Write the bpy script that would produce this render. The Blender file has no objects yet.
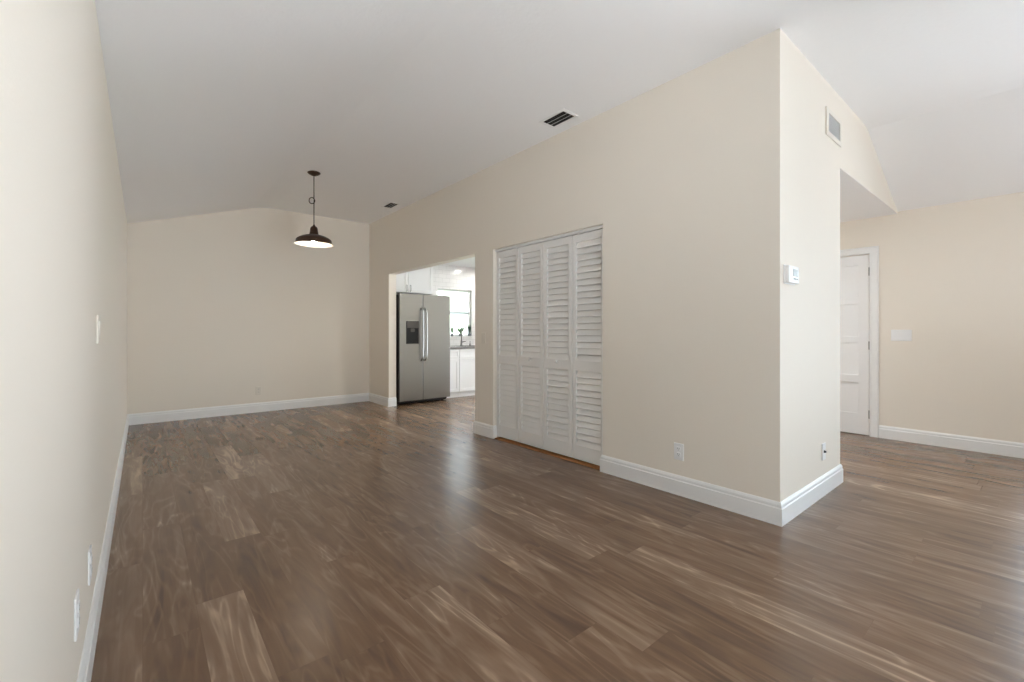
import bpy, bmesh, math, random
from mathutils import Vector, Matrix
random.seed(7)
sc = bpy.context.scene
col = sc.collection
R = math.radians

# ------------------------------------------------------------------ camera
FPX, YAW, EYE = 444.7, 39.71, 1.13
cam = bpy.data.objects.new('camera', bpy.data.cameras.new('camera'))
col.objects.link(cam)
cam.data.sensor_width = 36.0
cam.data.lens = FPX / 1024 * 36.0
cam.data.shift_y = -8.8 / 1024
cam.data.clip_start = 0.02
cam.location = (0, 0, EYE)
cam.rotation_euler = (R(90), 0, R(-YAW))
sc.camera = cam

# ------------------------------------------------------------------ colour management
sc.view_settings.view_transform = 'Standard'
sc.view_settings.look = 'None'
sc.view_settings.gamma = 1.0
sc.view_settings.use_curve_mapping = False
sc.view_settings.exposure = 0.08
sc.cycles.use_denoising = True
sc.cycles.denoising_input_passes = 'RGB_ALBEDO_NORMAL'
sc.cycles.denoising_prefilter = 'ACCURATE'
sc.cycles.use_adaptive_sampling = False
sc.cycles.max_bounces = 14
sc.cycles.diffuse_bounces = 10
sc.cycles.glossy_bounces = 5
sc.cycles.sample_clamp_indirect = 6.0
sc.cycles.caustics_reflective = True
sc.cycles.caustics_refractive = False

# ------------------------------------------------------------------ sky (overcast daylight)
SKY = 6.0
w = bpy.data.worlds.new('overcast_sky'); sc.world = w; w.use_nodes = True
nt = w.node_tree
bg = nt.nodes['Background']
tc = nt.nodes.new('ShaderNodeTexCoord'); sep = nt.nodes.new('ShaderNodeSeparateXYZ')
cr = nt.nodes.new('ShaderNodeValToRGB')
cr.color_ramp.elements[0].position = 0.0; cr.color_ramp.elements[0].color = (0.79, 0.90, 1.0, 1)
cr.color_ramp.elements[1].position = 1.0; cr.color_ramp.elements[1].color = (0.68, 0.83, 1.0, 1)
nt.links.new(tc.outputs['Generated'], sep.inputs[0]); nt.links.new(sep.outputs[2], cr.inputs[0])
nt.links.new(cr.outputs[0], bg.inputs[0]); bg.inputs[1].default_value = SKY
w.cycles.sampling_method = 'AUTOMATIC'

# ------------------------------------------------------------------ room numbers (metres)
XL, XR, YF, YB, XW, YK = -0.145, 2.87, 7.13, 1.0, 6.077, -3.6
T = 0.12
CF = 2.91           # flat part of the vault
HZ = 2.37           # hall ceiling
OZ = 2.012          # head height of openings
XE = 4.05

# sun on the far side of the roof: it lights the added patio, which bounces light indoors
sl = bpy.data.lights.new('sun', 'SUN'); sl.energy = 70; sl.angle = R(0.6); sl.color = (0.93, 0.96, 1.0)
so = bpy.data.objects.new('sun', sl); so.rotation_euler = Vector((0.42, 0.30, -0.87)).to_track_quat('-Z', 'Y').to_euler(); so.location = (0, -8, 8); col.objects.link(so)

# two unseen soft spots added behind the camera to brighten the vault
def fill_spot(loc, d, cone, energy):
    fl = bpy.data.lights.new('added_fill_spot', 'SPOT'); fl.energy = energy; fl.spot_size = R(cone); fl.spot_blend = 0.6; fl.shadow_soft_size = 0.45; fl.color = (0.90, 0.95, 1.0)
    fo = bpy.data.objects.new('added_fill_spot', fl); fo.location = loc; fo.rotation_euler = Vector(d).to_track_quat('-Z', 'Y').to_euler(); col.objects.link(fo)
fill_spot((1.1, -1.1, 0.5), (-0.15, 1.45, 1), 84, 215)
fill_spot((4.4, -1.9, 0.5), (0.40, 0.4, 1), 112, 110)

# daylight portals in the window openings (guide the sky light only)
def portal(name, loc, sx, sy, rot):
    l = bpy.data.lights.new(name, 'AREA'); l.shape = 'RECTANGLE'; l.size = sx; l.size_y = sy
    l.cycles.is_portal = True
    o = bpy.data.objects.new(name, l); o.location = loc; o.rotation_euler = rot; col.objects.link(o)
portal('daylight_portal', (1.35, YK - 0.06, 1.10), 2.3, 2.1, (R(90), 0, 0))
portal('daylight_portal', (XW + 0.06, -1.66, 1.14), 2.25, 3.5, (R(90), 0, R(90)))
portal('daylight_portal', (4.53, YF + 0.10, 1.49), 0.8, 0.92, (R(-90), 0, 0))
portal('daylight_portal', (XW + 0.10, 5.25, 1.12), 2.2, 2.05, (R(90), 0, R(90)))

# ------------------------------------------------------------------ materials
MATS = {}
def mat(name, color, rough=0.5, metal=0.0, bump=0.0, bscale=60.0, vary=0.0, emit=None, estr=0.0, trans=0.0, coat=0.0, spec=0.5, stretch=(1, 1, 1)):
    m = bpy.data.materials.new(name); m.use_nodes = True; MATS[name] = m
    n, l = m.node_tree.nodes, m.node_tree.links
    b = n['Principled BSDF']
    b.inputs['Base Color'].default_value = (*color, 1)
    b.inputs['Roughness'].default_value = rough
    b.inputs['Metallic'].default_value = metal
    b.inputs['Specular IOR Level'].default_value = spec
    b.inputs['Transmission Weight'].default_value = trans
    b.inputs['Coat Weight'].default_value = coat
    if emit:
        b.inputs['Emission Color'].default_value = (*emit, 1); b.inputs['Emission Strength'].default_value = estr
    if bump or vary:
        t = n.new('ShaderNodeTexCoord'); mp = n.new('ShaderNodeMapping'); mp.inputs['Scale'].default_value = stretch
        nz = n.new('ShaderNodeTexNoise'); nz.inputs['Scale'].default_value = bscale; nz.inputs['Detail'].default_value = 4
        l.new(t.outputs['Object'], mp.inputs[0]); l.new(mp.outputs[0], nz.inputs['Vector'])
        if bump:
            bp = n.new('ShaderNodeBump'); bp.inputs['Strength'].default_value = bump; bp.inputs['Distance'].default_value = 0.01
            l.new(nz.outputs[0], bp.inputs['Height']); l.new(bp.outputs[0], b.inputs['Normal'])
        if vary:
            mx = n.new('ShaderNodeMix'); mx.data_type = 'RGBA'
            mx.inputs[6].default_value = (*[c * (1 - vary) for c in color], 1); mx.inputs[7].default_value = (*[min(1, c * (1 + vary)) for c in color], 1)
            l.new(nz.outputs[0], mx.inputs[0]); l.new(mx.outputs[2], b.inputs['Base Color'])
    return m
M_WALL = mat('cream_wall_paint', (0.82, 0.763, 0.68), 0.62, bump=0.05, bscale=90, spec=0.3)
M_CEIL = mat('white_ceiling_paint', (0.91, 0.91, 0.915), 0.8, bump=0.15, bscale=38, spec=0.2)
M_TRIM = mat('white_gloss_trim', (0.84, 0.84, 0.835), 0.35, bump=0.01, bscale=20)
M_DOOR = mat('white_door_paint', (0.83, 0.83, 0.83), 0.4, bump=0.01, bscale=20)
M_LOUV = mat('white_louver_paint', (0.82, 0.81, 0.79), 0.42, bump=0.01, bscale=20)
M_PLATE = mat('white_plastic', (0.85, 0.85, 0.85), 0.35)
M_IVORY = mat('cream_plastic', (0.76, 0.71, 0.63), 0.4)
M_SLOT = mat('dark_slot', (0.05, 0.05, 0.05), 0.6)
M_GREY = mat('grey_display', (0.19, 0.20, 0.20), 0.25)
M_VOID = mat('duct_shade', (0.012, 0.010, 0.008), 0.8)
M_BRONZE = mat('bronze_metal', (0.060, 0.030, 0.017), 0.40, metal=0.5, bump=0.02, bscale=30)
M_CORD = mat('dark_cord', (0.03, 0.025, 0.02), 0.6)
M_ENAM = mat('white_enamel', (0.9, 0.88, 0.84), 0.35)
M_BULB = mat('lit_bulb', (1, 0.95, 0.88), 0.4, emit=(1, 0.82, 0.62), estr=85.0)
M_DOWN = mat('lit_downlight', (1, 1, 1), 0.4, emit=(1, 0.98, 0.95), estr=450.0)
M_HALL_FILL = mat('hall_fill_lens', (1, 1, 1), 0.4, emit=(0.93, 0.97, 1.0), estr=1150.0)
M_STEEL = mat('brushed_steel', (0.28, 0.272, 0.268), 0.30, metal=1.0, bump=0.03, bscale=120, stretch=(1, 1, 0.02))
M_CHROME = mat('polished_steel', (0.50, 0.50, 0.50), 0.28, metal=1.0)
M_NICKEL = mat('brushed_nickel', (0.24, 0.235, 0.23), 0.3, metal=1.0)
M_FSIDE = mat('dark_fridge_side', (0.035, 0.028, 0.026), 0.5, bump=0.03, bscale=200)
M_BLACK = mat('black_plastic', (0.008, 0.008, 0.008), 0.45, spec=0.25)
M_CTRL = mat('grey_control_panel', (0.07, 0.065, 0.06), 0.35, metal=0.3)
M_CAB = mat('white_cabinet_paint', (0.82, 0.81, 0.81), 0.35)
M_GRAN = mat('grey_granite', (0.20, 0.19, 0.185), 0.2, vary=0.6, bscale=260)
M_VINYL = mat('white_vinyl', (0.80, 0.82, 0.83), 0.35)
M_RAIL = mat('grey_window_metal', (0.55, 0.62, 0.66), 0.4)
M_OAK = mat('orange_oak', (0.33, 0.14, 0.045), 0.5, vary=0.3, bscale=40, stretch=(6, 1, 1))
M_POT = mat('grey_ceramic_pot', (0.22, 0.23, 0.26), 0.4)
M_LEAF = mat('green_leaf', (0.08, 0.18, 0.06), 0.5, vary=0.4, bscale=30)
M_LEAFD = mat('dark_green_leaf', (0.035, 0.07, 0.045), 0.5, vary=0.4, bscale=30)
M_GRASS = mat('lawn', (0.16, 0.22, 0.09), 0.9, vary=0.4, bscale=8)
M_STUCCO = mat('pale_stucco', (0.80, 0.80, 0.76), 0.85, bump=0.2, bscale=40)
M_ROOF = mat('grey_shingles', (0.2, 0.19, 0.18), 0.9, bump=0.4, bscale=20)
M_CONC = mat('pale_concrete', (0.70, 0.69, 0.69), 0.8, vary=0.1, bscale=6)

# glass: lets daylight straight through with a faint mirror
m = bpy.data.materials.new('window_glass'); m.use_nodes = True; M_GLASS = m
n, l = m.node_tree.nodes, m.node_tree.links
n.remove(n['Principled BSDF'])
tr = n.new('ShaderNodeBsdfTransparent'); tr.inputs[0].default_value = (0.96, 0.98, 0.97, 1)
gl = n.new('ShaderNodeBsdfGlossy'); gl.inputs['Roughness'].default_value = 0.02
fr = n.new('ShaderNodeFresnel'); fr.inputs[0].default_value = 1.35
mx = n.new('ShaderNodeMixShader')
l.new(fr.outputs[0], mx.inputs[0]); l.new(tr.outputs[0], mx.inputs[1]); l.new(gl.outputs[0], mx.inputs[2])
l.new(mx.outputs[0], n['Material Output'].inputs[0])

# glossy white subway tile
m = bpy.data.materials.new('white_subway_tile'); m.use_nodes = True; M_TILE = m
n, l = m.node_tree.nodes, m.node_tree.links
b = n['Principled BSDF']; b.inputs['Roughness'].default_value = 0.12
t = n.new('ShaderNodeTexCoord'); sx = n.new('ShaderNodeSeparateXYZ'); cb = n.new('ShaderNodeCombineXYZ')
l.new(t.outputs['Object'], sx.inputs[0]); l.new(sx.outputs[0], cb.inputs[0]); l.new(sx.outputs[2], cb.inputs[1])
br = n.new('ShaderNodeTexBrick'); br.inputs['Scale'].default_value = 1.0
br.inputs['Brick Width'].default_value = 0.152; br.inputs['Row Height'].default_value = 0.076
br.inputs['Mortar Size'].default_value = 0.0022; br.inputs['Mortar Smooth'].default_value = 0.3
br.inputs['Color1'].default_value = (0.84, 0.83, 0.83, 1); br.inputs['Color2'].default_value = (0.80, 0.79, 0.79, 1); br.inputs['Mortar'].default_value = (0.6, 0.6, 0.6, 1)
l.new(cb.outputs[0], br.inputs['Vector']); l.new(br.outputs['Color'], b.inputs['Base Color'])
bp = n.new('ShaderNodeBump'); bp.inputs['Strength'].default_value = 0.5; bp.inputs['Distance'].default_value = 0.002; bp.invert = True
l.new(br.outputs['Fac'], bp.inputs['Height']); l.new(bp.outputs[0], b.inputs['Normal'])

# vinyl plank flooring: tone per plank + long wood grain
m = bpy.data.materials.new('brown_oak_planks'); m.use_nodes = True; M_WOOD = m
n, l = m.node_tree.nodes, m.node_tree.links
b = n['Principled BSDF']
def nd(t, **k):
    x = n.new(t)
    for a, v in k.items(): setattr(x, a, v)
    return x
def math_(op, a, bb, clamp=False):
    x = nd('ShaderNodeMath', operation=op, use_clamp=clamp)
    for i, v in enumerate((a, bb)):
        if v is None: continue
        if isinstance(v, (int, float)): x.inputs[i].default_value = v
        else: l.new(v, x.inputs[i])
    return x.outputs[0]
uv = nd('ShaderNodeUVMap', uv_map='grain'); at = nd('ShaderNodeAttribute', attribute_name='plank')
asx = nd('ShaderNodeSeparateColor'); l.new(at.outputs['Color'], asx.inputs[0])
def noise(scale, sx_, sy_, detail=4, rough=0.55, dist=0.0):
    mp = nd('ShaderNodeMapping'); mp.inputs['Scale'].default_value = (sx_, sy_, 1)
    l.new(uv.outputs[0], mp.inputs[0])
    z = nd('ShaderNodeTexNoise'); z.inputs['Scale'].default_value = scale; z.inputs['Detail'].default_value = detail
    z.inputs['Roughness'].default_value = rough; z.inputs['Distortion'].default_value = dist
    l.new(mp.outputs[0], z.inputs['Vector']); return z.outputs[0]
broad = noise(1.0, 11.0, 1.5, 3, 0.55, 1.2)
rings = noise(1.0, 5.0, 0.75, 1, 0.4, 0.5)
fine = noise(1.0, 120.0, 2.6, 5, 0.65, 0.25)
mid = noise(1.0, 42.0, 1.2, 4, 0.6, 0.9)
rings2 = noise(1.0, 7.0, 0.9, 2, 0.45, 1.5)
mask = noise(1.0, 4.0, 0.8, 1, 0.5, 0.0)
def lines(src, k, p):
    q = math_('SINE', math_('MULTIPLY', src, k), None)
    return math_('POWER', math_('ADD', math_('MULTIPLY', q, 0.5), 0.5), p)
rg = math_('MULTIPLY', lines(rings, 80.0, 4.0), math_('MULTIPLY', math_('SUBTRACT', mask, 0.36), 2.2, True))
rg2 = lines(rings2, 24.0, 9.0)
knot = nd('ShaderNodeTexVoronoi'); kmp = nd('ShaderNodeMapping'); kmp.inputs['Scale'].default_value = (5.0, 2.0, 1)
l.new(uv.outputs[0], kmp.inputs[0]); l.new(kmp.outputs[0], knot.inputs['Vector']); knot.inputs['Scale'].default_value = 0.9
kn = math_('SUBTRACT', 1.0, math_('MULTIPLY', knot.outputs['Distance'], 9.0), True)
v = math_('MULTIPLY', asx.outputs[0], 0.38)
v = math_('ADD', v, math_('MULTIPLY', broad, 1.15))
v = math_('ADD', v, math_('MULTIPLY', mid, 0.30))
v = math_('ADD', v, math_('MULTIPLY', fine, 0.14))
v = math_('ADD', v, math_('MULTIPLY', rg, 0.36))
v = math_('ADD', v, math_('MULTIPLY', rg2, 0.22))
v = math_('SUBTRACT', v, math_('MULTIPLY', kn, 0.28))
v = math_('SUBTRACT', v, 0.565)
v = math_('ADD', math_('MULTIPLY', v, 0.74), 0.125)
rp = nd('ShaderNodeValToRGB')
el = rp.color_ramp.elements
el[0].position = 0.05; el[0].color = (0.064, 0.033, 0.016, 1)
el[1].position = 0.98; el[1].color = (0.43, 0.305, 0.21, 1)
e = el.new(0.38); e.color = (0.136, 0.076, 0.041, 1)
e = el.new(0.66); e.color = (0.215, 0.139, 0.089, 1)
l.new(v, rp.inputs[0]); l.new(rp.outputs[0], b.inputs['Base Color'])
b.inputs['Roughness'].default_value = 0.27
b.inputs['Specular IOR Level'].default_value = 0.5
b.inputs['Coat Weight'].default_value = 0.15; b.inputs['Coat Roughness'].default_value = 0.40

# ------------------------------------------------------------------ mesh helpers
def link(name, bm, material, parent=None, smooth=False, bevel=0.0, seg=2):
    me = bpy.data.meshes.new(name)
    bmesh.ops.recalc_face_normals(bm, faces=bm.faces[:])
    bm.to_mesh(me); bm.free()
    me.materials.append(material)
    if smooth:
        for p in me.polygons: p.use_smooth = True
    o = bpy.data.objects.new(name, me); col.objects.link(o)
    if parent is not None: o.parent = parent
    if bevel:
        md = o.modifiers.new('bevel', 'BEVEL'); md.width = bevel; md.segments = seg; md.limit_method = 'ANGLE'; md.angle_limit = R(40)
    return o
def box(bm, x0, x1, y0, y1, z0, z1):
    v = [bm.verts.new((x, y, z)) for x in (x0, x1) for y in (y0, y1) for z in (z0, z1)]
    for f in ((0, 1, 3, 2), (4, 6, 7, 5), (0, 4, 5, 1), (2, 3, 7, 6), (0, 2, 6, 4), (1, 5, 7, 3)):
        bm.faces.new([v[i] for i in f])
    return v
def prism(bm, outline, axis, a, b):
    """outline in the plane across `axis`: (y,z) for x, (x,z) for y, (x,y) for z"""
    def P(p, t):
        return (t, p[0], p[1]) if axis == 0 else (p[0], t, p[1]) if axis == 1 else (p[0], p[1], t)
    va = [bm.verts.new(P(p, a)) for p in outline]; vb = [bm.verts.new(P(p, b)) for p in outline]
    k = len(outline)
    bm.faces.new(va); bm.faces.new(vb[::-1])
    for i in range(k): bm.faces.new((va[i], vb[i], vb[(i + 1) % k], va[(i + 1) % k]))
def holed(bm, axis, a, b, u0, u1, v0, v1, holes):
    """slab across `axis` from a to b with rectangular holes (u0,u1,v0,v1), only outer faces"""
    us = sorted({u0, u1, *[h[0] for h in holes], *[h[1] for h in holes]}); vs = sorted({v0, v1, *[h[2] for h in holes], *[h[3] for h in holes]})
    def solid(i, j):
        if not (0 <= i < len(us) - 1 and 0 <= j < len(vs) - 1): return False
        cu, cv = (us[i] + us[i + 1]) / 2, (vs[j] + vs[j + 1]) / 2
        return not any(h[0] < cu < h[1] and h[2] < cv < h[3] for h in holes)
    cache = {}
    def V(t, u, v):
        k = (t, u, v)
        if k not in cache:
            cache[k] = bm.verts.new((t, u, v) if axis == 0 else (u, t, v) if axis == 1 else (u, v, t))
        return cache[k]
    for i in range(len(us) - 1):
        for j in range(len(vs) - 1):
            if not solid(i, j): continue
            p = [(us[i], vs[j]), (us[i + 1], vs[j]), (us[i + 1], vs[j + 1]), (us[i], vs[j + 1])]
            bm.faces.new([V(a, *q) for q in p]); bm.faces.new([V(b, *q) for q in reversed(p)])
            for (di, dj), (q0, q1) in (((0, -1), (0, 1)), ((1, 0), (1, 2)), ((0, 1), (2, 3)), ((-1, 0), (3, 0))):
                if not solid(i + di, j + dj):
                    bm.faces.new([V(a, *p[q0]), V(b, *p[q0]), V(b, *p[q1]), V(a, *p[q1])])
def sweep(bm, path, prof, left=True):
    """profile (off, z) swept along a floor path, mitred; off goes to the left (or right) of travel"""
    s = 1 if left else -1
    nrm = []
    for i in range(len(path) - 1):
        d = (Vector(path[i + 1]) - Vector(path[i])).normalized(); nrm.append(Vector((-d.y, d.x)) * s)
    rings_ = []
    for i, p in enumerate(path):
        if i == 0: mvec = nrm[0]
        elif i == len(path) - 1: mvec = nrm[-1]
        else:
            a, b_ = nrm[i - 1], nrm[i]; mvec = (a + b_) / (1 + a.dot(b_))
        rings_.append([bm.verts.new((p[0] + mvec.x * o_, p[1] + mvec.y * o_, z_)) for o_, z_ in prof])
    k = len(prof)
    for i in range(len(path) - 1):
        for j in range(k):
            bm.faces.new((rings_[i][j], rings_[i + 1][j], rings_[i + 1][(j + 1) % k], rings_[i][(j + 1) % k]))
    bm.faces.new(rings_[0]); bm.faces.new(rings_[-1][::-1])
def lathe(bm, prof, cx, cy, seg=32, close=False):
    rr = []
    for r, z in prof:
        if r < 1e-5: rr.append([bm.verts.new((cx, cy, z))])
        else: rr.append([bm.verts.new((cx + r * math.cos(2 * math.pi * i / seg), cy + r * math.sin(2 * math.pi * i / seg), z)) for i in range(seg)])
    for a, b_ in zip(rr, rr[1:]):
        for i in range(seg):
            q = [a[i % len(a)], a[(i + 1) % len(a)], b_[(i + 1) % len(b_)], b_[i % len(b_)]]
            q = [x for k_, x in enumerate(q) if x not in q[:k_]]
            if len(q) > 2: bm.faces.new(q)
def tube(bm, pts, r, seg=10, closed=False):
    pts = [Vector(p) for p in pts]; rings_ = []
    N_ = len(pts)
    for i, p in enumerate(pts):
        if closed: d = pts[(i + 1) % N_] - pts[i - 1]
        else: d = pts[min(i + 1, N_ - 1)] - pts[max(i - 1, 0)]
        d.normalize()
        a = Vector((0, 0, 1)) if abs(d.z) < 0.9 else Vector((1, 0, 0))
        if closed or True:
            u = d.cross(a).normalized()
            if rings_:
                u = (pu - d * pu.dot(d)).normalized()
        pu = u
        v_ = d.cross(u)
        rad = r[i] if isinstance(r, (list, tuple)) else r
        rings_.append([bm.verts.new(p + (u * math.cos(2 * math.pi * k / seg) + v_ * math.sin(2 * math.pi * k / seg)) * rad) for k in range(seg)])
    for i in range(N_ if closed else N_ - 1):
        a, b_ = rings_[i], rings_[(i + 1) % N_]
        for k in range(seg): bm.faces.new((a[k], a[(k + 1) % seg], b_[(k + 1) % seg], b_[k]))
    if not closed:
        bm.faces.new(rings_[0][::-1]); bm.faces.new(rings_[-1])
def tag(o, label, cat, group=None, kind=None):
    o['label'] = label; o['category'] = cat
    if group: o['group'] = group
    if kind: o['kind'] = kind
    return o
def thing(name, loc, label, cat, group=None, kind=None, rz=0):
    o = bpy.data.objects.new(name, None); col.objects.link(o); o.location = loc; o.rotation_euler.z = rz
    o.empty_display_size = 0.1
    return tag(o, label, cat, group, kind)
def struct(name, bm, material, label, cat, **k):
    return tag(link(name, bm, material, **k), label, cat, kind='structure')
def B(): return bmesh.new()

# ------------------------------------------------------------------ floor
PW, PL = 0.17, 1.22
bm = B()
uvl = bm.loops.layers.uv.new('grain'); cl = bm.loops.layers.color.new('plank')
known = {4: (2.26, 0.55), 3: (1.55, .4), 5: (1.735, 0.6), 6: (1.38, .45), 7: (1.12, 0.05), 9: (1.71, 0.2), 2: (1.61, 0.3)}   # row -> a joint, tone of the plank beyond it
box(bm, XL - T, XW + T, YK - T, YF + T, -0.12, -0.0015)
x0 = 0.0 - PW * 1
row = -1
gx = 0.0006
while x0 < XW:
    xa, xb = max(x0, XL - .02), min(x0 + PW, XW + .02)
    joint, tn = known.get(row, (random.uniform(0, PL), None))
    y = joint - PL * math.ceil((joint - YK) / PL)
    while y < YF:
        ya, yb = max(y, YK), min(y + PL, YF)
        if yb - ya > 0.01:
            t_ = random.random() ** 1.2
            if tn is not None and abs(y - joint) < 0.01: t_ = tn
            if row == 4 and abs(y + PL - joint) < 0.01: t_ = 0.6
            if row == 7 and abs(y + PL - joint) < 0.01: t_ = 0.6
            ro, so = random.uniform(0, 60), random.uniform(0, 60)
            f = bm.faces.new([bm.verts.new(p) for p in ((xa + gx, ya + gx, 0), (xb - gx, ya + gx, 0), (xb - gx, yb - gx, 0), (xa + gx, yb - gx, 0))])
            for lp in f.loops:
                lp[uvl].uv = (lp.vert.co.x - x0 + ro, lp.vert.co.y - y + so)
                lp[cl] = (t_, random.random(), 0, 1)
        y += PL
    x0 += PW; row += 1
for f in bm.faces:
    if f.calc_center_median().z < -0.0005:
        for lp in f.loops: lp[cl] = (0.0, 0, 0, 1)
struct('floor', bm, M_WOOD, 'grey brown oak plank floor running through both rooms', 'floor')

# ------------------------------------------------------------------ ceilings
bm = B()
low = [(XL - T, 2.445 - 0.0385), (XL, 2.445), (1.18, 2.87), (1.30, 2.897), (1.44, CF), (4.74, CF), (4.86, 2.895), (XW, 2.39), (XW + T, 2.345)]
prism(bm, low + [(x, z + 0.14) for x, z in reversed(low)], 1, YK - T, YF + T)
struct('ceiling', bm, M_CEIL, 'white vaulted ceiling sloping down to both side walls', 'ceiling')
bm = B(); box(bm, XE, XW, YB + T, 3.83, HZ, HZ + 0.012)
box(bm, XE, XW, YB + 0.001, YB + T, HZ - 0.0005, HZ + 0.0005)
struct('ceiling_hall', bm, M_CEIL, 'low flat white ceiling of the passage behind the header', 'ceiling')
bm = B(); box(bm, XR + T, XW, 3.95, YF, 2.385, 2.389)
struct('ceiling_kitchen', bm, M_CEIL, 'flat white kitchen ceiling seen through the opening', 'ceiling')

# ------------------------------------------------------------------ walls
bm = B(); box(bm, XL - T, XL, YK - T, YF + T, 0, 2.42 + .02)
struct('wall_left', bm, M_WALL, 'long cream wall at the left edge of the picture', 'wall')
bm = B(); prism(bm, [(XL, 0), (XR + T, 0), (XR + T, CF + .05), (1.44, CF + .05), (1.18, 2.9), (XL, 2.47)], 1, YF, YF + T)
struct('wall_far', bm, M_WALL, 'far cream end wall behind the pendant lamp', 'wall')
CY0, CY1, KY0, KY1 = 2.305, 3.77, 4.105, 6.38
bm = B()
prism(bm, [(YB + T, 0), (CY0, 0), (CY0, OZ), (CY1, OZ), (CY1, 0), (KY0, 0), (KY0, OZ), (KY1, OZ), (KY1, 0), (YF, 0), (YF, CF + .05), (YB + T, CF + .05)], 0, XR, XR + T)
struct('wall_partition', bm, M_WALL, 'cream partition wall holding the louvered closet and kitchen opening', 'wall')
bm = B()
prism(bm, [(XR, 0), (XE, 0), (XE, HZ), (XW, HZ), (XW, 2.42), (4.86, 2.93), (4.74, CF + .05), (XR, CF + .05)], 1, YB, YB + T)
struct('wall_end', bm, M_WALL, 'bright cream end of the partition block with thermostat and header', 'wall')
bm = B(); box(bm, XE - T, XE, YB + T, 3.83, 0, HZ + .012)
struct('wall_hall', bm, M_WALL, 'cream wall along the passage behind the block end', 'wall')
bm = B(); box(bm, XR + T, XW, 3.83, 3.95, 0, 2.389)
struct('wall_kitchen', bm, M_WALL, 'cream wall between kitchen and passage', 'wall')
bm = B(); box(bm, XR + T, 3.65, 2.15, CY0 - .08, 0, 2.4); box(bm, XR + T, 3.65, CY1 + .001, 3.829, 0, 2.4); box(bm, 3.60, 3.65, CY0 - .08, CY1, 0, 2.4); box(bm, XR + T, 3.65, 2.15, 3.829, 2.4, 2.45)
struct('wall_closet', bm, M_WALL, 'cream lining inside the louvered closet', 'wall')
bm = B()
holed(bm, 1, YF, YF + T, XR + T, XW + T, 0, 2.45, [(4.15, 4.91, 1.05, 1.935)])
struct('wall_kitchen_far', bm, M_TILE, 'white tiled kitchen wall around the window', 'wall')
bm = B()
holed(bm, 0, XW, XW + T, YK - T, YF, 0, 2.42, [(1.235, 2.047, 0, 1.978), (4.25, 6.25, 0.03, 2.2), (-3.4, 0.08, 0.03, 2.25)])
struct('wall_right', bm, M_WALL, 'cream wall at the right with the white panel door', 'wall')
bm = B()
holed(bm, 1, YK - T, YK, XL, XW, 0, 3.0, [(0.25, 2.45, 0.10, 2.08)])
struct('wall_back', bm, M_WALL, 'cream wall behind the viewer with sliding doors and a window', 'wall')

# ------------------------------------------------------------------ baseboards
BP = [(0, 0), (0.016, 0), (0.016, 0.098), (0.013, 0.102), (0.0115, 0.106), (0.0125, 0.112), (0.0115, 0.121), (0.007, 0.130), (0.004, 0.135), (0, 0.135)]
def base(name, path, left, label):
    b_ = B(); sweep(b_, path, BP, left); return struct(name, b_, M_TRIM, label, 'baseboard')
base('baseboard_left', [(XL, YK), (XL, YF - .016)], False, 'white baseboard along the left wall')
base('baseboard_far', [(XL, YF), (XR, YF), (XR, KY1), (XR + T, KY1)], False, 'white baseboard under the far wall, turning into the kitchen opening')
base('baseboard_pier', [(XR + T, KY0), (XR, KY0), (XR, CY1), (XR + 0.038, CY1)], False, 'short white baseboard on the pier beside the closet')
base('baseboard_block', [(XR + .03, CY0), (XR, CY0), (XR, YB), (XE, YB), (XE, 3.83)], False, 'tall white baseboard wrapping the partition block corner')
base('baseboard_right', [(XW, 1.153), (XW, YK)], False, 'white baseboard under the right hand wall')
base('baseboard_hall', [(XE, 3.83), (XW, 3.83), (XW, 2.13)], False, 'white baseboard at the end of the passage')

# ------------------------------------------------------------------ closet: track, threshold, bifold doors
bm = B(); box(bm, XR + .035, XR + .075, CY0, CY1, OZ - .022, OZ - 0.0005)
box(bm, XR + .030, XR + .035, CY0, CY1, OZ - .027, OZ - .008)
struct('trim_track', bm, M_TRIM, 'white metal track above the louvered closet doors', 'trim')
bm = B(); box(bm, XR + .012, XR + T + .0, CY0 + .017, CY1 - .017, 0.0, 0.006)
struct('trim_threshold', bm, M_OAK, 'orange brown wooden threshold under the closet doors', 'trim')

LW = (CY1 - CY0 - 0.012) / 4
def leaf(root, y0, knob):
    """one louvered leaf from y0 up to y0 + LW; front at X=XR+.045 in room space, root at floor"""
    g = 0.0025
    ya, yb = y0 + g, y0 + LW - g
    xf, xb_ = XR + .040, XR + .068
    z0, z1 = 0.024, OZ - .030
    st = 0.042
    b_ = B()
    holed(b_, 0, xf, xb_, ya, yb, z0, z1, [(ya + st, yb - st, z0 + .125, 0.795), (ya + st, yb - st, 0.885, z1 - .068)])
    o = link('panel', b_, M_LOUV, root, bevel=0.002)
    for (a, c) in ((z0 + .125, 0.795), (0.885, z1 - .068)):
        nsl = round((c - a) / 0.0545); pit = (c - a) / nsl
        s_ = B()
        for i in range(nsl):
            zc = a + pit * (i + .5)
            prism(s_, [(xf + .0005, zc - pit * .50), (xf + .008, zc - pit * .56), (xb_ + .003, zc + pit * .52), (xb_ - .0045, zc + pit * .58)], 1, ya + st - .003, yb - st + .003)
        link('louvers', s_, M_LOUV, o)
    if knob:
        yc = (ya + yb) / 2
        k_ = B(); lathe(k_, [(0, 0), (0.006, 0), (0.006, 0.010), (0.0135, 0.016), (0.0155, 0.023), (0.011, 0.030), (0, 0.032)], 0, 0, 20)
        bmesh.ops.rotate(k_, cent=(0, 0, 0), matrix=Matrix.Rotation(R(-90), 3, 'Y'), verts=k_.verts)
        bmesh.ops.translate(k_, vec=(xf, yc, 0.862), verts=k_.verts)
        link('knob', k_, M_LOUV, o, smooth=True)
    return o
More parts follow.
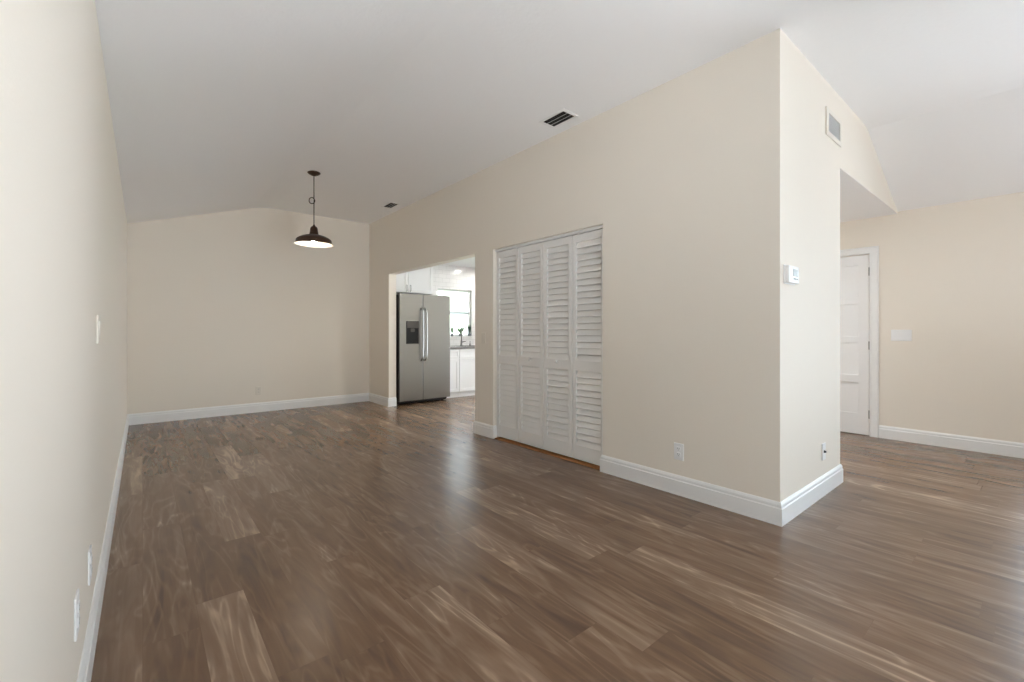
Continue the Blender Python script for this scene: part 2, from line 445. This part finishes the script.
for nm, k, lab in (('door_2', 0, 'white louvered bifold closet door, right hand pair next to the outlet wall'), ('door_3', 2, 'white louvered bifold closet door, left hand pair next to the kitchen opening')):
    r_ = thing(nm, (0, 0, 0), lab, 'closet door', kind='structure')
    ys = CY0 + .006 + k * LW
    leaf(r_, ys, k == 2); leaf(r_, ys + LW, k == 0)

# ------------------------------------------------------------------ right hand panel door with casing
DY0, DY1, DZ = 1.238, 2.044, 1.975
d1 = thing('door_1', (0, 0, 0), 'white four panel door in the right hand wall', 'door', kind='structure')
rails = [(0.006, 0.237), (0.575, 0.660), (1.011, 1.080), (1.440, 1.512), (1.866, DZ)]
bm = B()
xf = XW + .004
holed(bm, 0, xf, xf + .035, DY0 + .003, DY1 - .003, 0.006, DZ, [(DY0 + .098, DY1 - .098, rails[i][1], rails[i + 1][0]) for i in range(4)])
slab = link('door_slab', bm, M_DOOR, d1, bevel=0.003)
bm = B()
for i in range(4):
    a, c = rails[i][1], rails[i + 1][0]
    ya, yb = DY0 + .098, DY1 - .098
    box(bm, xf + .013, xf + .03, ya - .005, yb + .005, a - .005, c + .005)
link('recessed_panels', bm, M_DOOR, slab)
for z in (0.235, 0.985, 1.79):
    h_ = B(); tube(h_, [(XW - .006, DY0 - .001, z - .045), (XW - .006, DY0 - .001, z + .045)], 0.0065, 10)
    box(h_, XW - .001, XW + .003, DY0 - .004, DY0 + .004, z - .045, z + .045)
    link('hinge', h_, M_NICKEL, d1)
h_ = B(); lathe(h_, [(0, 0), (0.027, 0), (0.027, .006), (0.011, .010), (0.011, .035), (0.026, .045), (0.028, .058), (0.018, .068), (0, .07)], 0, 0, 24)
bmesh.ops.rotate(h_, cent=(0, 0, 0), matrix=Matrix.Rotation(R(-90), 3, 'Y'), verts=h_.verts); bmesh.ops.translate(h_, vec=(xf, DY1 - .07, .94), verts=h_.verts)
link('door_knob', h_, M_NICKEL, d1, smooth=True)
bm = B()
CW = 0.078
cp = [(0, 0), (0.010, 0), (0.016, 0.004), (0.018, 0.012), (0.014, 0.022), (0.014, CW - .018), (0.017, CW - .010), (0.012, CW), (0, CW)]
def cas(bm, y0, y1, z1):
    yi0, yi1, zi = y0, y1, z1
    rg_ = []
    for (yy, sgn, top) in ((yi0, -1, 0), (yi0, -1, 1), (yi1, 1, 1), (yi1, 1, 0)):
        rg_.append([bm.verts.new((XW - o_, yy + sgn * d_, (zi + d_) if top else 0.0)) for o_, d_ in cp])
    k = len(cp)
    for i in range(3):
        for j in range(k): bm.faces.new((rg_[i][j], rg_[i + 1][j], rg_[i + 1][(j + 1) % k], rg_[i][(j + 1) % k]))
    bm.faces.new(rg_[0]); bm.faces.new(rg_[-1][::-1])
cas(bm, DY0 - .004, DY1 + .004, DZ + .005)
box(bm, XW + .042, XW + T, 1.235, 2.047, 0, 1.978)
struct('trim_casing', bm, M_TRIM, 'white casing around the four panel door', 'trim')

# ------------------------------------------------------------------ windows
def window(name, axis, at, u0, u1, v0, v1, label, rail=None, mull=None, sgn=1):
    """frame in the opening; axis 1: wall across Y, axis 0: wall across X"""
    r_ = thing(name, (0, 0, 0), label, 'window', kind='structure')
    b_ = B(); fw = 0.032
    a0, a1 = at, at + .05
    holed(b_, axis, a0, a1, u0, u1, v0, v1, [(u0 + fw, u1 - fw, v0 + fw, v1 - fw)])
    link('window_frame', b_, M_VINYL, r_, bevel=0.003)
    if rail:
        b_ = B(); r2 = [0.0, 0.0]
        if axis == 1: box(b_, u0 + fw, u1 - fw, a0 - .004, a1 - .008, rail - .028, rail + .030)
        else: box(b_, a0, a1 - .008, u0 + fw, u1 - fw, rail - .028, rail + .030)
        link('meeting_rail', b_, M_RAIL, r_, bevel=0.003)
    for m_ in (mull or []):
        b_ = B()
        if axis == 1: box(b_, m_ - .03, m_ + .03, a0 + .002, a1 - .002, v0 + fw, v1 - fw)
        else: box(b_, a0 + .002, a1 - .002, m_ - .03, m_ + .03, v0 + fw, v1 - fw)
        link('mullion', b_, M_VINYL, r_, bevel=0.003)
    b_ = B()
    mid_ = (a0 + a1) / 2
    if axis == 1: vs_ = [(u0 + fw, mid_, v0 + fw), (u1 - fw, mid_, v0 + fw), (u1 - fw, mid_, v1 - fw), (u0 + fw, mid_, v1 - fw)]
    else: vs_ = [(mid_, u0 + fw, v0 + fw), (mid_, u1 - fw, v0 + fw), (mid_, u1 - fw, v1 - fw), (mid_, u0 + fw, v1 - fw)]
    b_.faces.new([b_.verts.new(p) for p in vs_])
    link('pane', b_, M_GLASS, r_)
    return r_
w1 = window('window_1', 1, YF + .055, 4.15, 4.91, 1.05, 1.935, 'kitchen sash window above the sink with a grey meeting rail', rail=1.50)
b_ = B(); box(b_, 4.15, 4.91, YF - .012, YF + .055, 1.035, 1.052); link('window_sill', b_, M_TRIM, w1, bevel=.003)
b_ = B(); box(b_, 4.15, 4.153, YF + .002, YF + .055, 1.052, 1.93); box(b_, 4.907, 4.91, YF + .002, YF + .055, 1.052, 1.93); box(b_, 4.153, 4.907, YF + .002, YF + .055, 1.93, 1.934); link('reveal', b_, M_TRIM, w1)
window('window_2', 1, YK - .08, 0.25, 2.45, 0.10, 2.08, 'window in the wall behind the viewer', rail=1.45)
window('window_3', 0, XW + .04, -3.4, 0.08, 0.03, 2.25, 'wide glass door in the right hand wall beside the viewer', mull=[-1.66])
window('door_5', 0, XW + .04, 4.25, 6.25, 0.03, 2.2, 'glass door in the kitchen side wall', mull=[5.25])

# ------------------------------------------------------------------ pendant lamp
PX, PY = 1.469, 5.224
pl = thing('pendant_lamp', (PX, PY, CF), 'bronze barn style pendant lamp hanging on a looped cord from the vault', 'lamp')
def sub(o_, bm):   # shift world-built bmesh into the root's frame
    bmesh.ops.translate(bm, vec=(-o_.location[0], -o_.location[1], -o_.location[2]), verts=bm.verts)
b_ = B(); lathe(b_, [(0, CF), (0.066, CF), (0.068, CF - .006), (0.060, CF - .016), (0.035, CF - .030), (0.012, CF - .040), (0, CF - .042)], PX, PY, 36); sub(pl, b_); link('canopy', b_, M_BRONZE, pl, smooth=True)
ZR = 2.108
b_ = B()
pts = [(PX, PY, CF - .03)] + [(PX, PY, CF - .03 - i * (CF - .03 - 2.64) / 4) for i in range(1, 5)]
cdir = Vector((math.cos(R(YAW)), -math.sin(R(YAW)), 0))
for i in range(0, 23):
    a = math.radians(20 + i * 17.5)
    c = Vector((PX, PY, 2.600)) - cdir * 0.028
    p = c + cdir * (0.030 * math.cos(a)) + Vector((0, 0, 0.033 * math.sin(a))) + Vector((0.0006, 0.0009, 0)) * i
    pts.append(tuple(p))
pts += [(PX, PY, 2.56), (PX, PY, 2.45), (PX, PY, ZR + .19)]
tube(b_, pts, 0.0050, 8); sub(pl, b_); link('cord', b_, M_CORD, pl, smooth=True)
b_ = B(); lathe(b_, [(0.0045, ZR + .225), (0.010, ZR + .215), (0.014, ZR + .205), (0.030, ZR + .195), (0.038, ZR + .180), (0.044, ZR + .135), (0.049, ZR + .108), (0.049, ZR + .100), (0, ZR + .100)], PX, PY, 36); sub(pl, b_); link('socket_cap', b_, M_BRONZE, pl, smooth=True)
b_ = B()
out = [(0.047, ZR + .110), (0.054, ZR + .106), (0.090, ZR + .099), (0.128, ZR + .086), (0.160, ZR + .069), (0.178, ZR + .055), (0.184, ZR + .046), (0.187, ZR + .014), (0.191, ZR + .007), (0.205, ZR), (0.206, ZR - .003)]
lathe(b_, out, PX, PY, 56); sub(pl, b_)
sh = link('shade', b_, M_BRONZE, pl, smooth=True)
b_ = B(); inn = [(0.206, ZR - .003), (0.203, ZR - .0035), (0.188, ZR + .003), (0.183, ZR + .012), (0.180, ZR + .044), (0.157, ZR + .063), (0.126, ZR + .081), (0.088, ZR + .094), (0.03, ZR + .099), (0, ZR + .0995)]
lathe(b_, inn, PX, PY, 56); sub(pl, b_); link('shade_lining', b_, M_ENAM, sh, smooth=True)
b_ = B(); bz = ZR + .045
lathe(b_, [(0, bz - .032), (0.016, bz - .028), (0.027, bz - .015), (0.031, bz), (0.027, bz + .016), (0.017, bz + .032), (0.014, bz + .05), (0, bz + .052)], PX, PY, 24); sub(pl, b_); link('bulb', b_, M_BULB, pl, smooth=True)

# ------------------------------------------------------------------ vents
def ceiling_vent(x0, x1, y0, y1, label, ns):
    r_ = thing('ceiling_vent', ((x0 + x1) / 2, (y0 + y1) / 2, CF), label, 'vent', 'white ceiling air vents')
    f_ = 0.026
    b_ = B(); holed(b_, 2, CF - .007, CF, x0 - f_, x1 + f_, y0 - f_, y1 + f_, [(x0, x1, y0, y1)]); sub(r_, b_); link('frame', b_, M_PLATE, r_, bevel=.003)
    b_ = B(); box(b_, x0, x1, y0, y1, CF - .0015, CF - .0005); sub(r_, b_); link('duct', b_, M_VOID, r_)  # flat near-black sheet paints the shade inside the vent
    pit = (x1 - x0) / ns
    b_ = B()
    for i in range(1, ns):
        xc = x0 + pit * i
        prism(b_, [(xc - pit * .22, CF - .013), (xc - pit * .16, CF - .0135), (xc + pit * .12, CF - .004), (xc + pit * .06, CF - .0035)], 1, y0, y1)
    sub(r_, b_); link('slats', b_, M_PLATE, r_)
ceiling_vent(2.60, 2.735, 2.485, 2.725, 'white slatted ceiling vent above the louvered closet, the nearer one', 3)
ceiling_vent(2.618, 2.728, 5.75, 6.0, 'small dark ceiling vent near the far corner beyond the pendant', 3)

r_ = thing('return_vent', (3.88, YB, 2.625), 'white framed wall grille high on the partition end above the thermostat', 'vent')
vx0, vx1, vz0, vz1 = 3.745, 4.02, 2.558, 2.688
b_ = B(); holed(b_, 1, YB - .010, YB, vx0 - .045, vx1 + .03, vz0 - .034, vz1 + .034, [(vx0, vx1, vz0, vz1)]); sub(r_, b_); link('frame', b_, M_IVORY, r_, bevel=.003)
b_ = B(); box(b_, vx0, vx1, YB - .002, YB - .0005, vz0, vz1); sub(r_, b_); link('duct', b_, mat('grey_filter', (0.66, 0.66, 0.66), 0.8), r_)
b_ = B()
for i in range(16):
    zc = vz0 + (i + .5) * (vz1 - vz0) / 16
    prism(b_, [(YB - .009, zc - .0032), (YB - .0078, zc - .0036), (YB - .002, zc + .0026), (YB - .0032, zc + .0030)], 0, vx0, vx1)
sub(r_, b_); link('slats', b_, mat('pale_grey_metal', (0.86, 0.86, 0.85), 0.5), r_)

# ------------------------------------------------------------------ thermostat
r_ = thing('thermostat', (3.005, YB, 1.475), 'white thermostat with a grey display on the corner of the block', 'thermostat')
b_ = B(); box(b_, 2.918, 3.092, YB - .008, YB, 1.418, 1.532); sub(r_, b_); link('back_plate', b_, M_PLATE, r_, bevel=.004)
b_ = B(); box(b_, 2.923, 3.087, YB - .030, YB - .008, 1.424, 1.526); sub(r_, b_); link('body', b_, M_PLATE, r_, bevel=.006, seg=3)
b_ = B(); box(b_, 2.990, 3.062, YB - .0312, YB - .0295, 1.466, 1.508); sub(r_, b_); link('display', b_, M_GREY, r_)
for x in (3.005, 3.030, 3.055):
    b_ = B(); box(b_, x - .008, x + .006, YB - .0325, YB - .0295, 1.447, 1.454); sub(r_, b_); link('button', b_, M_GREY, r_, bevel=.001)

# ------------------------------------------------------------------ outlets and switches: built facing -Y, origin at the wall
def plate_part(root, w_, h_, m_, t_=0.006):
    b_ = B(); box(b_, -w_ / 2, w_ / 2, -t_, 0, -h_ / 2, h_ / 2); return link('plate', b_, m_, root, bevel=.0025)
def outlet(loc, rz, label, m_=M_PLATE):
    r_ = thing('wall_outlet', loc, label, 'outlet', 'duplex wall outlets', rz=rz)
    plate_part(r_, .072, .116, m_)
    for s in (-1, 1):
        b_ = B(); zc = s * .0195
        o8 = [(.0165 * cx_, zc + .0145 * cz_) for cx_, cz_ in ((-1, -.6), (-.7, -1), (.7, -1), (1, -.6), (1, .6), (.7, 1), (-.7, 1), (-1, .6))]
        prism(b_, o8, 1, -.0085, -.005); rc = link('receptacle', b_, m_, r_, bevel=.0008)
        b_ = B(); box(b_, -.0075, -.0055, -.0088, -.0084, zc - .001, zc + .008); box(b_, .0055, .0075, -.0088, -.0084, zc + .0, zc + .007)
        box(b_, -.002, .002, -.0088, -.0084, zc - .009, zc - .005); link('slots', b_, M_SLOT, rc)
    return r_
outlet((1.637, 0, 0) and (XR, 1.637, 0.300), R(90) + math.pi, 'white outlet low on the partition wall right of the closet')
outlet((1.262, YF, 0.305), 0, 'cream outlet low on the far end wall', M_IVORY)
outlet((XL, 2.135, 0.318), R(90), 'white outlet low on the left wall, the farther of the pair')
outlet((XL, 1.735, 0.340), R(90), 'white outlet low on the left wall, the nearer of the pair')
def switch(loc, rz, gangs, label, m_=M_PLATE, name='light_switch'):
    r_ = thing(name, loc, label, 'light switch', 'wall switches', rz=rz)
    w_ = .072 + .046 * (gangs - 1)
    plate_part(r_, w_, .116, m_)
    for i in range(gangs):
        xc = (i - (gangs - 1) / 2) * .046
        b_ = B(); prism(b_, [(-.0062, -.033), (-.0070, -.033), (-.0105, .031), (-.0105, .033), (-.0062, .033)], 0, xc - .0165, xc + .0165)
        link('rocker', b_, m_, r_, bevel=.0008)
    return r_
switch((XL, 2.54, 1.142), R(90), 2, 'pale double switch plate at mid height on the left wall', M_IVORY)
switch((XW, 0.972, 1.098), R(-90), 3, 'white triple rocker switch on the right wall beside the door')
switch((XR, 3.94, 1.065), R(-90), 1, 'cream switch on the pier between kitchen opening and closet', M_IVORY)
r_ = thing('cable_outlet', (3.655, YB, 0.298), 'white cable outlet plate with a round dark connector on the block end', 'outlet')
plate_part(r_, .072, .116, M_PLATE)
b_ = B(); lathe(b_, [(0.0095, 0), (0.0095, .003), (.006, .003), (.006, .012), (0, .012)], 0, 0, 16); bmesh.ops.rotate(b_, cent=(0, 0, 0), matrix=Matrix.Rotation(R(90), 3, 'X'), verts=b_.verts); bmesh.ops.translate(b_, vec=(0, -.006, 0), verts=b_.verts)
link('connector', b_, M_SLOT, r_)

# ------------------------------------------------------------------ refrigerator
fr_ = thing('refrigerator', (3.47, 6.75, 0), 'stainless side by side refrigerator with black water dispenser', 'refrigerator')
def P_(name, parent, m_, fn, root=fr_, **k):
    b_ = B(); fn(b_); sub(root, b_); return link(name, b_, m_, parent, **k)
P_('cabinet_body', fr_, M_FSIDE, lambda b_: box(b_, 3.028, 3.905, 6.405, 7.09, 0.03, 1.715), bevel=.004)
fd = 6.33
dl = P_('door', fr_, M_STEEL, lambda b_: box(b_, 3.025, 3.419, fd, 6.40, 0.062, 1.728), bevel=.005, seg=3)
dr_ = P_('door', fr_, M_STEEL, lambda b_: box(b_, 3.426, 3.925, fd, 6.40, 0.062, 1.728), bevel=.005, seg=3)
for dd, x in ((dl, 3.393), (dr_, 3.459)):
    def hd(b_, x=x):
        pts = []
        for i in range(21):
            t = i / 20; z = 0.675 + t * (1.512 - .675)
            e_ = min(t, 1 - t)
            y = fd - .052 * min(1, (e_ / .05)) ** .5 - .014 * math.sin(math.pi * t) + .008
            pts.append((x, y, z))
        tube(b_, pts, 0.0125, 12)
    P_('handle', dd, M_CHROME, hd, smooth=True)
dp = P_('dispenser', dl, M_BLACK, lambda b_: holed(b_, 1, fd - .006, fd + .004, 3.133, 3.344, 0.95, 1.303, [(3.150, 3.328, 0.966, 1.185)]), bevel=.002)
P_('control_panel', dp, M_CTRL, lambda b_: box(b_, 3.142, 3.336, fd - .009, fd - .004, 1.195, 1.296), bevel=.002)
P_('recess', dp, M_BLACK, lambda b_: (box(b_, 3.150, 3.328, fd - .002, fd - .0005, .966, 1.185), box(b_, 3.150, 3.328, fd - .016, fd - .002, .966, .975)))
P_('spout', dp, M_CTRL, lambda b_: (box(b_, 3.205, 3.270, fd - .012, fd - .001, 1.135, 1.186)), bevel=.003)
P_('kick_grille', fr_, M_BLACK, lambda b_: (box(b_, 3.04, 3.90, 6.42, 6.47, 0.012, 0.055), [box(b_, 3.05, 3.89, 6.415, 6.42, z, z + .004) for z in (.018, .030, .042)]))
for x in (3.07, 3.86):
    P_('hinge_cover', fr_, M_BLACK, lambda b_, x=x: box(b_, x - .03, x + .03, 6.385, 6.46, 1.7285, 1.738), bevel=.004)
for x in (3.09, 3.85):
    for y in (6.46, 7.03):
        P_('foot', fr_, M_BLACK, lambda b_, x=x, y=y: lathe(b_, [(0, 0), (0.02, 0), (0.02, .012), (.009, .014), (.009, .031), (0, .031)], x, y, 16))

# ------------------------------------------------------------------ kitchen cabinets
def shaker(b_, x0, x1, yf, z0, z1, fw=0.055):
    holed(b_, 1, yf, yf + .019, x0, x1, z0, z1, [(x0 + fw, x1 - fw, z0 + fw, z1 - fw)])
    box(b_, x0 + fw - .003, x1 - fw + .003, yf + .008, yf + .015, z0 + fw - .003, z1 - fw + .003)
def pull(b_, x, yf, z0, z1):
    tube(b_, [(x, yf, z0), (x, yf - .024, z0 + .002), (x, yf - .028, z0 + .008), (x, yf - .028, z1 - .008), (x, yf - .024, z1 - .002), (x, yf, z1)], .0045, 8)
uc = thing('wall_cabinet', (3.37, 6.95, 1.785), 'white wall cabinet with two doors above the refrigerator', 'cabinet')
P_('cabinet_body', uc, M_CAB, lambda b_: box(b_, 2.992, 3.865, 6.80, 7.128, 1.785, 2.383), root=uc)
for x0_, x1_, px_ in ((2.994, 3.392, 3.360), (3.396, 3.863, 3.428)):
    d_ = P_('door', uc, M_CAB, lambda b_: shaker(b_, x0_, x1_, 6.78, 1.79, 2.36), root=uc, bevel=.0015)
    P_('handle', d_, M_NICKEL, lambda b_: pull(b_, px_, 6.78, 1.81, 1.91), root=uc, smooth=True)
CG = 'white base cabinets under the granite worktop'
def base_cab(x0, x1, doors, label, drawer=True):
    r_ = thing('base_cabinet', ((x0 + x1) / 2, 6.82, 0), label, 'cabinet', CG)
    P_('cabinet_body', r_, M_CAB, lambda b_: (box(b_, x0, x1, 6.535, 7.125, 0.095, 0.838), box(b_, x0, x1, 6.56, 7.10, 0, .095)), root=r_)
    n_ = doors; w_ = (x1 - x0) / n_
    for i in range(n_):
        a, c = x0 + i * w_ + .002, x0 + (i + 1) * w_ - .002
        d_ = P_('door', r_, M_CAB, lambda b_: shaker(b_, a, c, 6.515, .10, .668, .05), root=r_, bevel=.0015)
    P_('drawer_front', r_, M_CAB, lambda b_: shaker(b_, x0 + .002, x1 - .002, 6.515, .676, .832, .038), root=r_, bevel=.0015)
base_cab(3.945, 4.226, 1, 'narrow white base cabinet with one drawer, right beside the refrigerator')
base_cab(4.230, 5.03, 2, 'wide white sink base cabinet below the kitchen window')
base_cab(5.034, 5.95, 2, 'white two door base cabinet at the far right end of the worktop')
SKX0, SKX1, SKY0, SKY1 = 4.33, 4.93, 6.60, 6.96
b_ = B(); holed(b_, 2, .84, .878, 3.935, XW - .002, 6.50, 7.128, [(SKX0, SKX1, SKY0, SKY1)])
ct = thing('countertop', (5.0, 6.8, .84), 'speckled grey granite worktop with a steel sink along the kitchen window wall', 'countertop')
sub(ct, b_); link('worktop', b_, M_GRAN, ct, bevel=.004)
def basin(b_):
    x0, x1, y0, y1 = SKX0 - .0, SKX1 + .0, SKY0, SKY1; t_ = .004
    holed(b_, 2, .868, .872, x0 + .001, x1 - .001, y0 + .001, y1 - .001, [(x0 + .012, x1 - .012, y0 + .012, y1 - .012)])
    for q in ((x0 + .008, x0 + .012, y0 + .008, y1 - .008), (x1 - .012, x1 - .008, y0 + .008, y1 - .008), (x0 + .012, x1 - .012, y0 + .008, y0 + .012), (x0 + .012, x1 - .012, y1 - .012, y1 - .008)): box(b_, *q, .845, .868)
    box(b_, x0 + .008, x1 - .008, y0 + .008, y1 - .008, .841, .845)
bs = P_('sink_basin', ct, M_STEEL, basin, root=ct)
P_('drain', bs, M_CHROME, lambda b_: lathe(b_, [(0, .8465), (.035, .8465), (.04, .8455), (.04, .845)], 4.63, 6.78, 20), root=ct)
fx, fy = 4.600, 7.02
fc = thing('faucet', (fx, fy, .878), 'brushed nickel gooseneck faucet at the back of the sink', 'faucet')
P_('base', fc, M_NICKEL, lambda b_: lathe(b_, [(0, .878), (.027, .878), (.027, .886), (.017, .893), (.015, .98), (.0125, .985), (0, .985)], fx, fy, 20), root=fc, smooth=True)
def spout(b_):
    pts = [(fx, fy, .97), (fx, fy, 1.10)]
    for i in range(0, 13):
        a = math.pi * i / 12
        pts.append((fx + .055 - .055 * math.cos(a), fy - (.04 - .04 * math.cos(a)), 1.14 + .075 * math.sin(a)))
    pts.append((fx + .112, fy - .082, 1.07))
    tube(b_, pts, .0105, 12)
P_('spout', fc, M_NICKEL, spout, root=fc, smooth=True)
P_('lever', fc, mat('dark_red_metal', (0.06, 0.03, 0.03), 0.4, metal=.4), lambda b_: tube(b_, [(fx + .012, fy, .945), (fx + .03, fy - .005, .95), (fx + .085, fy - .012, .955)], [.011, .009, .007], 10), root=fc, smooth=True)
sd = thing('soap_dispenser', (4.80, 7.03, .878), 'small dark soap pump on the worktop right of the faucet', 'soap dispenser')
P_('bottle', sd, M_NICKEL, lambda b_: lathe(b_, [(0, .878), (.019, .878), (.021, .884), (.016, .91), (.008, .917), (.008, .93), (0, .93)], 4.80, 7.03, 20), root=sd, smooth=True)
P_('pump', sd, M_SLOT, lambda b_: tube(b_, [(4.80, 7.03, .925), (4.80, 7.03, .952), (4.795, 7.02, .957), (4.775, 6.995, .955)], .0055, 8), root=sd, smooth=True)

# plants on the sill
def plant(x, m_leaf, label, hh, spread, nleaf, pw=.028):
    y = YF + .020; z0 = 1.052
    r_ = thing('potted_plant', (x, y, z0), label, 'plant', 'small plants on the kitchen window sill')
    P_('pot', r_, M_POT, lambda b_: lathe(b_, [(0, z0), (pw * .7, z0), (pw, z0 + .045), (pw, z0 + .05), (pw * .86, z0 + .05), (pw * .8, z0 + .042), (0, z0 + .042)], x, y, 20), root=r_, smooth=True)
    def lv(b_):
        for i in range(nleaf):
            a = random.uniform(0, 2 * math.pi); s = random.uniform(.3, 1)
            tip = Vector((math.cos(a) * spread * s, min(.02, math.sin(a) * spread * s * .5), hh * random.uniform(.5, 1)))
            base_ = Vector((x, y, z0 + .042)); side = Vector((-math.sin(a), math.cos(a), 0)) * random.uniform(.006, .011)
            m1 = base_ + tip * .55 + Vector((0, 0, .012)); t1 = base_ + tip
            v = [b_.verts.new(p) for p in (base_, m1 + side, t1, m1 - side)]
            v2 = [b_.verts.new(p + Vector((0, 0, -.0015))) for p in (base_, m1 + side, t1, m1 - side)]
            b_.faces.new(v); b_.faces.new(v2[::-1])
            for k in range(4): b_.faces.new((v[k], v2[k], v2[(k + 1) % 4], v[(k + 1) % 4]))
    P_('leaves', r_, m_leaf, lv, root=r_)
plant(4.475, M_LEAFD, 'small dark upright plant in a pot at the left of the kitchen window sill', .15, .045, 40)
plant(4.665, M_LEAF, 'low wide green plant in a grey pot left of the faucet on the sill', .14, .10, 70, .045)
plant(4.868, M_LEAFD, 'tall dark plant at the right end of the kitchen window sill', .20, .06, 60, .036)

# recessed kitchen downlights (the two away from the window are added to brighten the kitchen)
for x, y, lab in ((5.0, 6.5, 'round recessed ceiling light near the kitchen window'), (5.0, 4.9, 'round unseen ceiling light added near the kitchen entry wall to brighten the kitchen'), (3.75, 4.9, 'round unseen ceiling light added inside the kitchen opening to brighten the kitchen')):
    r_ = thing('recessed_light', (x, y, 2.385), lab, 'light', 'recessed kitchen ceiling lights')
    b_ = B(); lathe(b_, [(.055, 0), (.075, 0), (.078, -.004), (.06, -.008), (.055, -.004), (.055, 0)], 0, 0, 28); link('trim_ring', b_, M_PLATE, r_, smooth=True)
    b_ = B(); lathe(b_, [(0, -.003), (.055, -.003), (.055, -.001), (0, -.001)], 0, 0, 28); link('lens', b_, M_DOWN, r_)

r_ = thing('recessed_light', (5.0, 2.75, HZ), 'round unseen ceiling light added to brighten the passage behind the header', 'light')  # invented hidden lamp, put in to brighten the passage
b_ = B(); lathe(b_, [(.055, 0), (.075, 0), (.078, -.004), (.06, -.008), (.055, -.004), (.055, 0)], 0, 0, 28); link('trim_ring', b_, M_PLATE, r_, smooth=True)
b_ = B(); lathe(b_, [(0, -.003), (.055, -.003), (.055, -.001), (0, -.001)], 0, 0, 28); link('lens', b_, M_HALL_FILL, r_)

# ------------------------------------------------------------------ outside
bm = B(); box(bm, -14, 22, -20, YK - T, -.25, -.14); struct('ground_bounce_patio', bm, M_CONC, 'unseen pale patio added to bounce sunlight up to the ceiling', 'ground')  # unseen pale ground added to throw sunlight up at the vault
bm = B(); box(bm, -14, 22, YF + T, 30, -.25, -.14); struct('ground_lawn', bm, M_GRASS, 'lawn outside the kitchen window', 'ground')
bm = B(); box(bm, XW + T, 22, YK - T, YF + T, -.25, -.14); struct('ground_side', bm, mat('grey_pavers', (0.50, 0.50, 0.50), 0.85, vary=0.15, bscale=5), 'pale paving beside the house', 'ground')
nb = thing('neighbouring_building', (6.5, 15, -.14), 'pale wall of a neighbouring building outside the kitchen window', 'building')
b_ = B(); box(b_, 0, 16, 13.0, 19, -.14, 2.9); sub(nb, b_); link('walls', b_, M_STUCCO, nb)
b_ = B(); prism(b_, [(12.4, 2.85), (16, 4.5), (19.6, 2.85), (19.6, 2.75), (12.4, 2.75)], 0, -.5, 16.5); sub(nb, b_); link('roof', b_, M_ROOF, nb)
